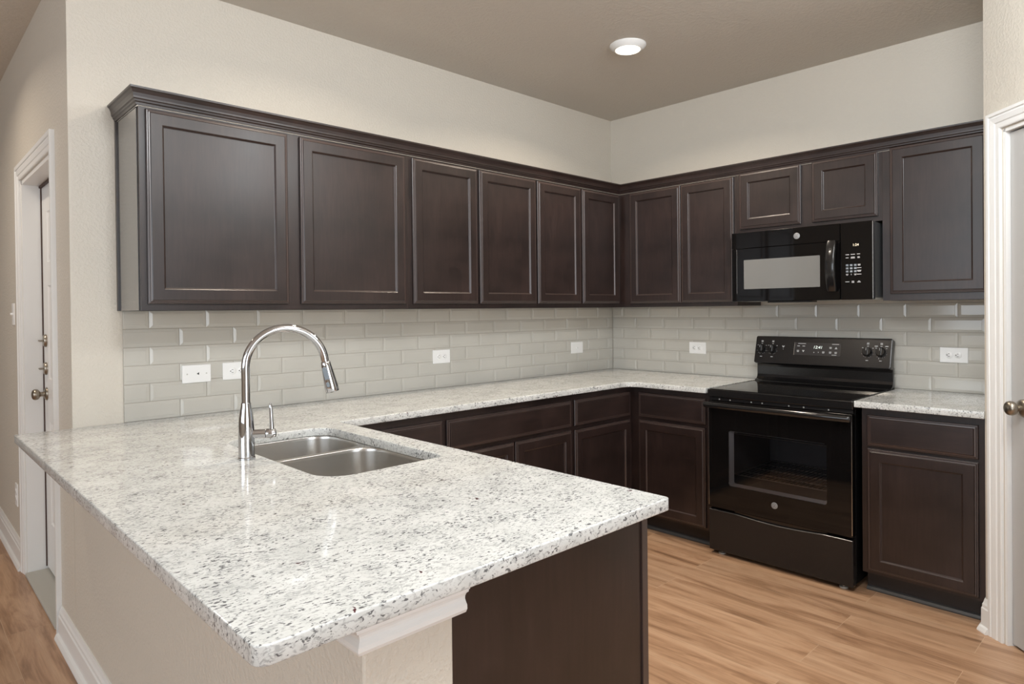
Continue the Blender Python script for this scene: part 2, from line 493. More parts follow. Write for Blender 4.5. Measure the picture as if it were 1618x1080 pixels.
# ---- doors of the setting
def six_panel(mb, w, h, M, panels):
    """door slab in local x (width), z, front at y = 0, sunk panels with a raised middle"""
    mb.box(0, w, 0.006, 0.040, 0, h, M)
    xs = sorted({0, w} | {p[0] for p in panels} | {p[1] for p in panels})
    zs = sorted({0, h} | {p[2] for p in panels} | {p[3] for p in panels})
    for i in range(len(xs) - 1):
        for j in range(len(zs) - 1):
            cx = (xs[i] + xs[i + 1]) / 2; cz = (zs[j] + zs[j + 1]) / 2
            if any(p[0] < cx < p[1] and p[2] < cz < p[3] for p in panels): continue
            mb.add([(xs[i], 0, zs[j]), (xs[i + 1], 0, zs[j]), (xs[i + 1], 0, zs[j + 1]), (xs[i], 0, zs[j + 1])], [(0, 1, 2, 3)], False, M)
    for a, b, c, d in panels:
        rings = []
        for ins, dep in ((0, 0), (0.006, 0.005), (0.014, 0.0055), (0.030, 0.0015), (0.034, 0.0012)):
            rings.append([(a + ins, dep, c + ins), (b - ins, dep, c + ins), (b - ins, dep, d - ins), (a + ins, dep, d - ins)])
        mb.loft(rings, M, cap0=False)
    for (x, z0, z1) in ((0, 0, h), (w, 0, h)):
        mb.add([(x, 0, 0), (x, 0.006, 0), (x, 0.006, h), (x, 0, h)], [(0, 1, 2, 3)], False, M)

KNOB = [(0.034, 0.0), (0.034, 0.003), (0.031, 0.008), (0.022, 0.012), (0.013, 0.014), (0.0115, 0.026), (0.014, 0.031), (0.021, 0.035), (0.0265, 0.041), (0.0285, 0.049), (0.0265, 0.058), (0.020, 0.064), (0.010, 0.067), (0.004, 0.0675)]
def door_root(name, M, x):
    o = bpy.data.objects.new(name, None); COL.objects.link(o)
    o.matrix_world = M @ Matrix.Translation(x)
    return struct(o)
OUT = Matrix.Rotation(PI / 2, 4, 'X')       # lathe axis z -> local -y (towards the room)

# pantry door: knob side next to the kitchen
pw = PS1 - PS0 - 0.030
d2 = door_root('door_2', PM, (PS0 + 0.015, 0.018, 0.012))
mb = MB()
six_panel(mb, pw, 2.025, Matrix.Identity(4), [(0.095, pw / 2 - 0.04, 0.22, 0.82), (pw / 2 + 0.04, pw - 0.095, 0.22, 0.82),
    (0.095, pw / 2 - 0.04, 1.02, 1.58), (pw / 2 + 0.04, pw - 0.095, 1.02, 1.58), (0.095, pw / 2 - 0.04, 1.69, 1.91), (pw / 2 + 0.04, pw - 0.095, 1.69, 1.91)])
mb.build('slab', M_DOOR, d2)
k = MB().lathe(KNOB, 32, Matrix.Translation((0.062, 0, 0.945)) @ OUT).build('knob', M_NICKEL, d2)
k['label'] = 'round satin nickel knob on the pantry door'

# entry door: deep jamb, brown weatherstrip, two deadbolts above the knob
ew = DY1 - DY0 - 0.042
HM1 = HM @ Matrix.Translation((DY0 + 0.021, 0.085, 0.03))
d1 = door_root('door_1', HM1, (0, 0, 0))
mb = MB()
six_panel(mb, ew, 2.0, Matrix.Identity(4), [(0.13, ew / 2 - 0.05, 0.25, 0.78), (ew / 2 + 0.05, ew - 0.13, 0.25, 0.78),
    (0.13, ew / 2 - 0.05, 1.00, 1.48), (ew / 2 + 0.05, ew - 0.13, 1.00, 1.48), (0.13, ew / 2 - 0.05, 1.60, 1.86), (ew / 2 + 0.05, ew - 0.13, 1.60, 1.86)])
mb.build('slab', M_WHITE, d1)
MB().box(ew - 0.002, ew + 0.003, -0.006, 0.02, 0, 2.006).box(-0.003, 0.004, -0.012, 0.02, 0, 2.006).box(-0.003, ew + 0.003, -0.012, 0.02, 1.996, 2.006).build('weatherstrip', M_WEATHER, d1)
MB().lathe(KNOB, 28, Matrix.Translation((ew - 0.068, 0, 0.918)) @ OUT).build('knob', M_NICKEL, d1)
for zz in (1.050, 1.195):
    b = MB().lathe([(0.033, 0), (0.033, 0.006), (0.028, 0.013), (0.012, 0.015)], 28, Matrix.Translation((ew - 0.068, 0, zz)) @ OUT).build('deadbolt', M_NICKEL, d1)
    MB().box(ew - 0.068 - 0.018, ew - 0.068 + 0.018, -0.034, -0.014, zz - 0.0045, zz + 0.0045).build('thumb_turn', M_NICKEL, b, bevel=0.003)

# ------------------------------------------------------------------ tiled splashback
TZ0, TP = 0.9142, 0.07633
def tiles(name, label, wall, u0, u1, zlo, ph_even, ph_odd, pitch):
    root_loc, rz = at(wall, 0, 0)
    mb = MB(); g = 0.0011
    for r in range(6):
        za = TZ0 + r * TP + g; zb = TZ0 + (r + 1) * TP - g
        ph = ph_even if r % 2 else ph_odd
        k0 = math.floor((u0 - ph) / pitch) - 1
        u = ph + k0 * pitch
        while u < u1:
            a = max(u + g, u0); b = min(u + pitch - g, u1)
            if b - a > 0.004:
                w = b - a; ins = min(0.0125, w * 0.3)
                rings = []
                la = 0.0125 if u + g >= u0 - 1e-6 else 0.0015
                lb = 0.0125 if u + pitch - g <= u1 + 1e-6 else 0.0015
                la = min(la, ins); lb = min(lb, ins)
                for fa, iz, d in ((0.0, 0.0, 0.0036), (0.0, 0.0, 0.0058), (0.08, 0.0010, 0.0066), (0.97, 0.0120, 0.0083), (1.06, 0.0130, 0.0090)):
                    rings.append([(a + la * fa, -d, za + iz), (b - lb * fa, -d, za + iz), (b - lb * fa, -d, zb - iz), (a + la * fa, -d, zb - iz)])
                mb.loft(rings)
            u += pitch
    o = mb.build(name, M_TILE)
    o.location = root_loc; o.rotation_euler = (0, 0, rz)
    gr = MB().box(u0, u1, -0.0046, -0.0004, TZ0 + 0.0003, TZ0 + 6 * TP).build('grout', M_GROUT, o)
    tag(o, label, 'backsplash')
    return o
tiles('tile_backsplash', 'glossy greige tiles with sloped edges of the long left wall, behind the chrome faucet', 'A', -3.252, -0.0095, 0, -3.156, -3.038, 0.2285)
tiles('tile_backsplash', 'glossy greige tiles with sloped edges of the right wall, behind the black range', 'B', 0.0095, 2.430, 0, 0.107, 0.222, 0.2325)

# ------------------------------------------------------------------ cabinets
def front(name, w, h, kind, parent, loc, face):
    """door or drawer front; local x, z; back at y = -face, front 19 mm further out"""
    t = 0.0195
    if kind == 'door':
        prof = [(0, 0.001), (0, 0.0105), (0.003, 0.0125), (0.0065, 0.0128), (0.0085, 0.0160), (0.0125, 0.0166), (0.0155, t), (0.0545, t), (0.0570, 0.0180), (0.0600, 0.0118), (0.0625, 0.0108)]
    else:
        prof = [(0, 0.001), (0, 0.0105), (0.003, 0.0125), (0.0065, 0.0128), (0.0085, 0.0150), (0.0150, 0.0160), (0.0180, t), (0.0200, t)]
    rings = [[(i, -d, i), (w - i, -d, i), (w - i, -d, h - i), (i, -d, h - i)] for i, d in prof]
    mb = MB()
    if kind == 'door':
        mb.loft(rings, cap1=False)
        o = mb.build(name, M_WOOD, parent)
        i, d = prof[-1]
        strip = (2, 4, 8)
        p = MB().box(i - 0.004, w - i + 0.004, -d, -d + 0.006, i - 0.004, h - i + 0.004).build('panel', M_WOOD, o)
    else:
        mb.loft(rings)
        o = mb.build(name, M_WOODH, parent)
        strip = (2, 4, 6)
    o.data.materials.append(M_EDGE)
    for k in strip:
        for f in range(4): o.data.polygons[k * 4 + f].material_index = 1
    o.location = (loc[0], -face, loc[1])
    return o

def cabinet(label, wall, u0, u1, z0, z1, face, fronts, stiles, rails, group=None, name='upper_cabinet', left_end=False, toe=False, u_hide=None):
    loc, rz = at(wall, u0, z0)
    r = thing(name, label, 'cabinet', loc, rz, group)
    w = u1 - u0; h = z1 - z0; b = face - 0.019; t = 0.014
    zb = 0.10 if toe else 0.0
    if toe:
        MB().box(0, t, -b, -0.004, zb, h).box(w - t, w, -b, -0.004, zb, h).box(0, t, -(face - 0.0765), -0.004, 0, zb).box(w - t, w, -(face - 0.0765), -0.004, 0, zb).box(t, w - t, -0.012, -0.004, zb, h).box(t, w - t, -b, -0.012, zb, zb + t).build('carcass', M_WOOD, r)
        MB().box(0.001, w - 0.001, -(face - 0.064), -(face - 0.076), 0.0, 0.099).build('toe_board', M_TOE, r)
        MB().prism_x([(-(face - 0.0635), 0), (-(face - 0.046), 0), (-(face - 0.046), 0.006), (-(face - 0.052), 0.016), (-(face - 0.0635), 0.020)], 0.001, w - 0.001).build('shoe_moulding', M_SHOE, r)
    else:
        MB().box(0, t, -b, -0.012, 0.0, h).box(w - t, w, -b, -0.012, 0.0, h).box(t, w - t, -0.018, -0.012, 0, h).box(t, w - t, -b, -0.018, h - t, h).build('carcass', M_WOOD, r)
        MB().box(t, w - t, -b, -0.018, 0.012, 0.024).build('bottom_panel', M_MAPLE, r)
    fm = MB()
    zs = [zb] + [x for ab in rails for x in ab] + [h]
    for a, c in stiles: fm.box(a - u0, c - u0, -face, -b, zb, h)
    xs = sorted(stiles)
    for i in range(len(xs) - 1):
        for za, zc in rails: fm.box(xs[i][1] - u0, xs[i + 1][0] - u0, -face, -b, za - z0, zc - z0)
    fm.build('face_frame', M_WOOD, r)
    for kind, a, c, za, zc in fronts:
        front('door' if kind == 'door' else 'drawer', c - a, zc - za, kind, r, (a - u0, za - z0), face)
    if left_end:
        MB().box(-0.0035, -0.0002, -b - 0.001, -0.020, 0.0005, h).build('end_panel', M_ENDP, r)
        MB().box(-0.009, -0.0002, -0.020, -0.001, 0.0, h).build('scribe_moulding', M_WOOD, r)
    return r

UF = 0.311
U0, U1 = 1.371, 2.136
def up(label, wall, u0, u1, doors, z0=U0, z1=U1, dz=None, ends=(0.04, 0.04), mid=None, **kw):
    zl, zh = dz or (1.3955, 2.1275)
    st = [(u0, u0 + ends[0]), (u1 - ends[1], u1)] + (mid or [])
    return cabinet(label, wall, u0, u1, z0, z1, UF, [('door', a, c, zl, zh) for a, c in doors], st,
                   [(z0, z0 + 0.045), (z1 - 0.045, z1)], 'dark wall cabinets', **kw)
up('wide dark wall cabinet with two broad doors at the free left end, above the faucet', 'A', -3.262, -2.0605, [(-3.2405, -2.687), (-2.631, -2.079)], mid=[(-2.70, -2.618)], left_end=True)
up('dark two-door wall cabinet in the middle of the long left run', 'A', -2.060, -1.1405, [(-2.034, -1.607), (-1.590, -1.146)], mid=[(-1.625, -1.575)])
up('dark narrow two-door wall cabinet on the left wall, ending in the corner', 'A', -1.140, -0.016, [(-1.134, -0.739), (-0.722, -0.337)], mid=[(-0.75, -0.71)], ends=(0.03, 0.33))
up('dark two-door wall cabinet between the corner and the microwave', 'B', 0.3115, 1.1625, [(0.400, 0.7875), (0.7925, 1.1460)], mid=[(0.77, 0.81)], ends=(0.10, 0.04), dz=(1.393, 2.131))
up('short dark wall cabinet with two small doors directly above the microwave', 'B', 1.163, 1.9445, [(1.1830, 1.5405), (1.6010, 1.9265)], z0=1.790, mid=[(1.525, 1.615)], dz=(1.8150, 2.1395))
up('dark single-door wall cabinet at the right end beside the pantry wall', 'B', 1.945, 2.430, [(1.9815, 2.3830)], z0=1.386, z1=2.1362, dz=(1.4190, 2.1460), ends=(0.05, 0.06))

# crown along both runs, returning to the wall at the left end
CR = [(0, 2.1375), (0.006, 2.1375), (0.007, 2.146), (0.011, 2.150), (0.012, 2.156), (0.016, 2.160), (0.0165, 2.166), (0.019, 2.178), (0.024, 2.189), (0.029, 2.194), (0.0295, 2.201), (0, 2.201)]
o = MB().sweep([(-3.2655, -0.001), (-3.2655, -UF - 0.0015), (-UF - 0.0015, -UF - 0.0015), (-UF - 0.0015, -2.430)], CR).build('crown_moulding', M_WOODH)
tag(o, 'dark stained crown moulding along the tops of the wall cabinets', 'moulding')

BF = 0.607
BZ1 = 0.8835
def base(label, wall, u0, u1, fronts, ends=(0.04, 0.04), mid=None):
    return cabinet(label, wall, u0, u1, 0.0, BZ1, BF, fronts, [(u0, u0 + ends[0]), (u1 - ends[1], u1)] + (mid or []),
                   [(0.10, 0.14), (0.665, 0.735), (0.842, BZ1)], 'dark base cabinets', name='base_cabinet', toe=True)
base('dark base cabinet on the left wall, half hidden behind the peninsula counter', 'A', -2.652, -2.0785, [('drawer', -2.58, -2.0905, 0.701, 0.848), ('door', -2.58, -2.0905, 0.115, 0.680)])
base('dark wide base cabinet with one long drawer front over two doors', 'A', -2.078, -1.1705, [('drawer', -2.066, -1.185, 0.7020, 0.8480), ('door', -2.066, -1.6300, 0.115, 0.682), ('door', -1.6215, -1.185, 0.115, 0.682)], mid=[(-1.65, -1.60)])
base('dark base cabinet on the left wall with one drawer and door, by the corner', 'A', -1.170, -0.014, [('drawer', -1.157, -0.634, 0.7020, 0.8500), ('door', -1.157, -0.634, 0.115, 0.680)], ends=(0.03, 0.61))
base('dark base cabinet between the inner corner and the left side of the range', 'B', 0.6075, 1.1490, [('drawer', 0.669, 1.1225, 0.700, 0.8485), ('door', 0.669, 1.1205, 0.115, 0.680)], ends=(0.08, 0.04))
base('dark base cabinet right of the range, beside the pantry door', 'B', 1.9400, 2.4300, [('drawer', 1.9650, 2.4020, 0.7030, 0.8490), ('door', 1.9650, 2.4020, 0.115, 0.690)])

# peninsula cabinet, its back against the half wall, doors facing the range
r = thing('base_cabinet', 'dark peninsula cabinet with a plain end panel, under the sink and granite overhang', 'cabinet', (-3.2515, -2.145, 0), PI / 2, 'dark base cabinets')
# local x runs along +y, local -y runs along +x
PL = 1.498; PDp = 0.585
MB().box(0.0, 0.016, -PDp + 0.020, 0, 0.0, BZ1).build('end_panel', M_WOOD, r)
MB().box(-0.004, -0.0002, -PDp + 0.001, -PDp + 0.022, 0.0, BZ1).build('corner_strip', M_EDGE, r)  # lighter tone of this turned face is put into its colour
MB().box(PL - 0.014, PL, -PDp + 0.02, 0, 0, 0.86).box(0.016, PL - 0.014, -0.012, 0, 0.10, 0.86).box(0.016, PL - 0.014, -PDp + 0.02, -0.012, 0.10, 0.114).build('carcass', M_WOOD, r)
MB().box(-0.001, 0.045, -PDp, -PDp + 0.0195, 0.10, BZ1).box(0.62, 0.67, -PDp, -PDp + 0.0195, 0.1, BZ1).box(PL - 0.03, PL, -PDp, -PDp + 0.0195, 0.1, BZ1).box(0.045, 0.62, -PDp, -PDp + 0.0195, 0.835, BZ1).box(0.67, PL - 0.03, -PDp, -PDp + 0.0195, 0.835, BZ1).box(0.045, 0.62, -PDp, -PDp + 0.0195, 0.10, 0.14).box(0.67, PL - 0.03, -PDp, -PDp + 0.0195, 0.10, 0.14).build('face_frame', M_WOOD, r)
MB().box(0.001, PL, -PDp + 0.064, -PDp + 0.076, 0, 0.099).build('toe_board', M_TOE, r)
for a, c in ((0.025, 0.635), (0.655, 1.060), (1.070, 1.475)):
    front('drawer', c - a, 0.145, 'drawer', r, (a, 0.702), PDp)
    front('door', c - a, 0.565, 'door', r, (a, 0.115), PDp)

# ------------------------------------------------------------------ granite worktops
def slab(name, outline, holes, z0, z1, bev, label):
    cu = bpy.data.curves.new('s', 'CURVE'); cu.dimensions = '2D'; cu.fill_mode = 'BOTH'
    for ring in [outline] + holes:
        sp = cu.splines.new('POLY'); sp.points.add(len(ring) - 1); sp.use_cyclic_u = True
        for p, q in zip(sp.points, ring): p.co = (q[0], q[1], 0, 1)
    cu.extrude = (z1 - z0) / 2 - bev; cu.bevel_depth = bev; cu.bevel_resolution = 2; cu.offset = -bev
    t = bpy.data.objects.new('s', cu); COL.objects.link(t)
    me = bpy.data.meshes.new_from_object(t.evaluated_get(bpy.context.evaluated_depsgraph_get()))
    bpy.data.objects.remove(t); bpy.data.curves.remove(cu)
    me.name = name; me.materials.clear(); me.materials.append(M_GRANITE)
    o = bpy.data.objects.new(name, me); COL.objects.link(o); o.location = (0, 0, (z0 + z1) / 2)
    return tag(o, label, 'countertop')
def fillet(pts):
    """pts: (x, y, r) -> polygon with rounded corners"""
    out = []
    n = len(pts)
    for i, (x, y, rr) in enumerate(pts):
        p = Vector((x, y)); a = (Vector(pts[i - 1][:2]) - p).normalized(); b = (Vector(pts[(i + 1) % n][:2]) - p).normalized()
        if rr <= 0: out.append((x, y)); continue
        ang = a.angle(b); d = rr / math.tan(ang / 2)
        c = p + (a + b).normalized() * (rr / math.sin(ang / 2))
        p0 = p + a * d; p1 = p + b * d
        a0 = math.atan2(p0.y - c.y, p0.x - c.x); a1 = math.atan2(p1.y - c.y, p1.x - c.x)
        da = (a1 - a0 + PI) % (2 * PI) - PI
        for k in range(9): out.append((c.x + rr * math.cos(a0 + da * k / 8), c.y + rr * math.sin(a0 + da * k / 8)))
    return out
SX0, SX1, SY0, SY1 = -3.119, -2.724, -1.451, -0.697
def sink_ring(g):
    return fillet([(SX0 - g, SY1 + g, 0.09 + g), (SX0 - g, SY0 - g, 0.09 + g), (SX1 + g, SY0 - g, 0.036 + g), (SX1 + g, SY1 + g, 0.09 + g)])
main = fillet([(-3.614, -0.001, 0.004), (-3.614, -2.190, 0.022), (-2.632, -2.190, 0.012), (-2.632, -0.637, 0.012), (-0.664, -0.637, 0.075), (-0.664, -1.1515, 0.004), (-0.001, -1.1515, 0), (-0.001, -0.001, 0)])
slab('granite_countertop', main, [sink_ring(0.0)], 0.884, 0.914, 0.003, 'white speckled granite countertop wrapping the corner and peninsula around the sink')
slab('granite_countertop', fillet([(-0.001, -1.9235, 0), (-0.664, -1.9235, 0.003), (-0.664, -2.4315, 0.002), (-0.001, -2.4315, 0)]), [], 0.884, 0.914, 0.003, 'short white speckled granite countertop piece right of the range')

# ------------------------------------------------------------------ sink and faucet
sk = thing('kitchen_sink', 'brushed steel double bowl sink set under the granite of the peninsula', 'sink', (-2.92, -1.07, 0.70))
def loc(x, y, z): return (x + 2.92, y + 1.07, z - 0.70)
def bowl(y0, y1, r0):
    x0, x1 = SX0 - 0.004, SX1 + 0.004
    rings = []
    for z, ins in ((0.8828, 0.0), (0.8800, 0.001), (0.8700, 0.002), (0.735, 0.008), (0.718, 0.014), (0.708, 0.026), (0.703, 0.045)):
        rr = max(0.03, r0 - ins * 0.4)
        rings.append([loc(px, py, z) for px, py in rrect(x0 + ins, x1 - ins, y0 + ins, y1 - ins, rr, 10)])
    # floor slopes to the drain
    cx, cy = (x0 + x1) / 2, (y0 + y1) / 2
    rings.append([loc(cx + 0.045 * math.cos(a), cy + 0.045 * math.sin(a), 0.700) for a in [PI / 2 * (q // 11) + PI / 2 * (q % 11) / 10 for q in range(44)]])
    o = MB().loft(rings, smooth=True, cap0=False).build('bowl', M_STEEL, sk)
    s = o.modifiers.new('thickness', 'SOLIDIFY'); s.thickness = 0.0012; s.offset = 1.0
    MB().lathe([(0.044, 0.0005), (0.044, 0.003), (0.036, 0.0025), (0.030, 0.0012), (0.008, 0.0012), (0.006, 0.010)], 28, Matrix.Translation(loc(cx, cy, 0.7005))).build('drain', M_CHROME, o)
DIV = -1.010
bowl(DIV + 0.007, SY1 + 0.004, 0.085)
bowl(SY0 - 0.004, DIV - 0.007, 0.085)
# flange with a narrow saddle between the two bowls
cu = bpy.data.curves.new('s', 'CURVE'); cu.dimensions = '2D'; cu.fill_mode = 'BOTH'
for ring in (sink_ring(0.022), rrect(SX0 - 0.004, SX1 + 0.004, DIV + 0.007, SY1 + 0.004, 0.085, 10), rrect(SX0 - 0.004, SX1 + 0.004, SY0 - 0.004, DIV - 0.007, 0.085, 10)):
    sp = cu.splines.new('POLY'); sp.points.add(len(ring) - 1); sp.use_cyclic_u = True
    for p, q in zip(sp.points, ring): p.co = (q[0] + 2.92, q[1] + 1.07, 0, 1)
cu.extrude = 0.0006
t = bpy.data.objects.new('s', cu); COL.objects.link(t)
me = bpy.data.meshes.new_from_object(t.evaluated_get(bpy.context.evaluated_depsgraph_get()))
bpy.data.objects.remove(t); bpy.data.curves.remove(cu)
me.name = 'rim'; me.materials.clear(); me.materials.append(M_STEEL)
o = bpy.data.objects.new('rim', me); COL.objects.link(o); o.parent = sk; o.location = (0, 0, 0.8830 - 0.70)

fz = 0.9145
fc = thing('kitchen_faucet', 'polished chrome gooseneck pull-down faucet standing behind the sink', 'faucet', (-3.166, -1.041, fz))
MB().lathe([(0.0255, 0), (0.0255, 0.004), (0.0235, 0.006), (0.0235, 0.060), (0.0230, 0.095), (0.0218, 0.118), (0.0185, 0.142), (0.0152, 0.160), (0.0146, 0.169), (0.0120, 0.170)], 40).build('body', M_CHROME, fc)
sd = Vector((0.94, -0.33, 0)).normalized()
R = 0.118
pts = [Vector((0, 0, 0.166)), Vector((0, 0, 0.22)), Vector((0, 0, 0.276))]
for k in range(1, 29):
    th = math.radians(173.0 * k / 28)
    pts.append(sd * (R - R * math.cos(th)) + Vector((0, 0, 0.276 + R * math.sin(th))))
MB().tube(pts, 0.0127, 24).build('gooseneck', M_CHROME, fc)
end = pts[-1]; tdir = (pts[-1] - pts[-2]).normalized()
tdir = (tdir + sd * 0.045).normalized()
z_ax = tdir; x_ax = sd.cross(z_ax); x_ax = Vector((-sd.y, sd.x, 0)); y_ax = z_ax.cross(x_ax)
HMx = Matrix.Identity(4)
for i in range(3):
    HMx[i][0] = x_ax[i]; HMx[i][1] = y_ax[i]; HMx[i][2] = z_ax[i]; HMx[i][3] = end[i]
MB().lathe([(0.0118, -0.002), (0.0118, 0.004), (0.0135, 0.0055), (0.0150, 0.009), (0.0158, 0.018), (0.0185, 0.050), (0.0215, 0.088), (0.0222, 0.101), (0.0212, 0.104), (0.0170, 0.105), (0.0165, 0.1035)], 32, HMx).build('spray_head', M_CHROME, fc)
# grey push pad on the head, facing the sink's end
pad_dir = (Vector((-3.964, -3.049, 0)) - Vector((-3.166 + 0.22, -1.041 - 0.08, 0))).normalized()
pv = Vector((pad_dir.x, pad_dir.y, 0)); pv = (pv - sd * 0.45).normalized()
pu = z_ax.cross(pv).normalized()
PMx = Matrix.Identity(4)
for i in range(3):
    PMx[i][0] = pu[i]; PMx[i][1] = z_ax[i]; PMx[i][2] = pv[i]; PMx[i][3] = (end + z_ax * 0.045 + pv * 0.0176)[i]
def pill(w, h, t, n=8):
    ring = rrect(-w / 2, w / 2, -h / 2, h / 2, w / 2.05, n)
    return [[(x, y, 0) for x, y in ring], [(x, y, t) for x, y in ring], [(x * 0.85, y * 0.93, t + 0.0008) for x, y in ring]]
TL = Matrix.Rotation(-0.075, 4, 'X')
MB().loft(pill(0.0150, 0.046, 0.0022), PMx @ TL).build('button', M_GREYRUB, fc)
MB().loft(pill(0.0095, 0.017, 0.0022), PMx @ Matrix.Translation((0, 0.035, 0.0036)) @ TL).build('button', M_GREYRUB, fc)
hd = Vector((0.87, -0.49, 0)).normalized()
MB().tube([hd * 0.014 + Vector((0, 0, 0.073)), hd * 0.055 + Vector((0, 0, 0.073)), hd * 0.0555 + Vector((0, 0, 0.073))], [0.0135, 0.0135, 0.0125], 24).tube(
    [hd * 0.0565 + Vector((0, 0, 0.073)), hd * 0.058 + Vector((0, 0, 0.073)), hd * 0.078 + Vector((0, 0, 0.073)), hd * 0.084 + Vector((0, 0, 0.073)), hd * 0.087 + Vector((0, 0, 0.073))], [0.0135, 0.0145, 0.0145, 0.012, 0.006], 24).build('handle_hub', M_CHROME, fc)
hp = hd * 0.073
MB().tube([hp + Vector((0, 0, 0.083)), hp + Vector((0, 0, 0.10)), hp + hd * -0.002 + Vector((0, 0, 0.150)), hp + hd * -0.003 + Vector((0, 0, 0.160)), hp + hd * -0.003 + Vector((0, 0, 0.166))], [0.0070, 0.0062, 0.0055, 0.0046, 0.002], 16).build('lever', M_CHROME, fc)

# ------------------------------------------------------------------ range
RL, RW = 1.1575, 0.7585
rg = thing('electric_range', 'black glass-top electric range with backguard knobs, between the two right-hand base cabinets', 'range', (0, -RL, 0), -PI / 2)
def lx(u): return u - RL
# body panels around a hollow oven
MB().box(0.003, 0.018, -0.612, -0.030, 0.030, 0.866).box(RW - 0.018, RW - 0.003, -0.612, -0.030, 0.030, 0.866).box(0.018, RW - 0.018, -0.040, -0.030, 0.030, 0.866).box(
    0.018, RW - 0.018, -0.612, -0.040, 0.030, 0.045).box(0.018, 0.100, -0.612, -0.602, 0.25, 0.866).box(RW - 0.100, RW - 0.018, -0.612, -0.602, 0.25, 0.866).box(
    0.100, RW - 0.100, -0.612, -0.602, 0.735, 0.866).box(0.100, RW - 0.100, -0.612, -0.602, 0.25, 0.335).build('body', M_BLACK, rg)
mb = MB()
cx0, cx1, cy0, cy1, cz0, cz1 = 0.100, RW - 0.100, -0.601, -0.10, 0.335, 0.735
mb.box(cx0 - 0.006, cx0, cy0, cy1, cz0, cz1).box(cx1, cx1 + 0.006, cy0, cy1, cz0, cz1).box(cx0, cx1, cy1 - 0.006, cy1, cz0, cz1).box(cx0, cx1, cy0, cy1, cz0 - 0.006, cz0).box(cx0, cx1, cy0, cy1, cz1, cz1 + 0.006)
cav = mb.build('oven_cavity', M_CAVITY, rg)
for rz_, nm in ((0.440, 'rack'), (0.665, 'rack')):
    mb = MB()
    for x in (cx0 + 0.012, cx1 - 0.012): mb.tube([(x, cy0 + 0.03, rz_), (x, cy1 - 0.02, rz_)], 0.0028, 8)
    for y in (cy0 + 0.03, -0.48, -0.36, -0.24, cy1 - 0.02): mb.tube([(cx0 + 0.012, y, rz_ - 0.001), (cx1 - 0.012, y, rz_ - 0.001)], 0.0026, 8)
    if rz_ < 0.6:
        for i in range(22):
            x = cx0 + 0.03 + i * (cx1 - cx0 - 0.06) / 21
            mb.tube([(x, cy0 + 0.03, rz_ + 0.003), (x, cy1 - 0.02, rz_ + 0.003)], 0.0017, 6)
    mb.build(nm, M_WIRE, cav)
# oven door: a framed glass front with a window
WX0, WX1, WZ0, WZ1 = 0.123, 0.6375, 0.392, 0.692
dr = MB()
DB, DF = -0.616, -0.655
ring = lambda x0, x1, z0, z1, y, r: [(x, y, z) for x, z in rrect(x0, x1, z0, z1, r, 5)]
dr.loft([ring(WX0, WX1, WZ0, WZ1, DB, 0.014), ring(0.004, RW - 0.004, 0.258, 0.846, DB, 0.006), ring(0.004, RW - 0.004, 0.258, 0.846, DF + 0.004, 0.006), ring(0.0075, RW - 0.0075, 0.2615, 0.8425, DF, 0.006), ring(WX0, WX1, WZ0, WZ1, DF, 0.014), ring(WX0, WX1, WZ0, WZ1, DB, 0.014)], cap0=False, cap1=False)
door = dr.build('oven_door', M_BLACKGLASS, rg)
MB().loft([ring(WX0 + 0.001, WX1 - 0.001, WZ0 + 0.001, WZ1 - 0.001, DF + 0.005, 0.013), ring(WX0 + 0.013, WX1 - 0.013, WZ0 + 0.010, WZ1 - 0.010, DB - 0.001, 0.010), ring(WX0 + 0.001, WX1 - 0.001, WZ0 + 0.001, WZ1 - 0.001, DB, 0.013)], cap0=False, cap1=False).build('window_frame', M_REVEAL, door)
MB().loft([ring(WX0 + 0.0005, WX1 - 0.0005, WZ0 + 0.0005, WZ1 - 0.0005, DF + 0.0040, 0.0135), ring(WX0 + 0.0005, WX1 - 0.0005, WZ0 + 0.0005, WZ1 - 0.0005, DF + 0.0010, 0.0135)]).build('window', M_OVENGLASS, door)
MB().box(0.0045, 0.0075, DF - 0.0006, DF + 0.004, 0.270, 0.815).build('bright_edge', M_STEEL, door)
MB().box(RW - 0.0075, RW - 0.0045, DF - 0.0006, DF + 0.004, 0.270, 0.835).build('bright_edge', M_STEEL, door)
def badge(parent, x, y, z, r):
    b = MB().lathe([(r, 0), (r, 0.0008), (r * 0.9, 0.0014)], 32, Matrix.Translation((x, y, z)) @ OUT).build('badge', M_BADGE, parent)
    mb = MB()
    def sq(pts): mb.tube([(x + px * r, y - 0.0016, z + pz * r) for px, pz in pts], r * 0.055, 6)
    sq([(0.78 * math.cos(2 * PI * k / 28), 0.78 * math.sin(2 * PI * k / 28)) for k in range(29)])
    # interlaced script letters
    sq([(-0.08 + 0.30 * math.cos(a) - 0.12, 0.02 + 0.40 * math.sin(a)) for a in [0.9 + 4.9 * k / 20 for k in range(21)]])
    sq([(-0.42, -0.40), (-0.22, -0.46), (-0.02, -0.28), (0.02, -0.02), (-0.20, -0.02)])
    sq([(0.44, 0.30), (0.32, 0.42), (0.16, 0.36), (0.14, 0.16), (0.28, 0.04), (0.10, -0.02), (0.10, -0.28), (0.26, -0.42), (0.46, -0.30)])
    mb.build('monogram', M_BADGE2, b)
badge(door, lx(1.534), DF - 0.0002, 0.337, 0.0165)
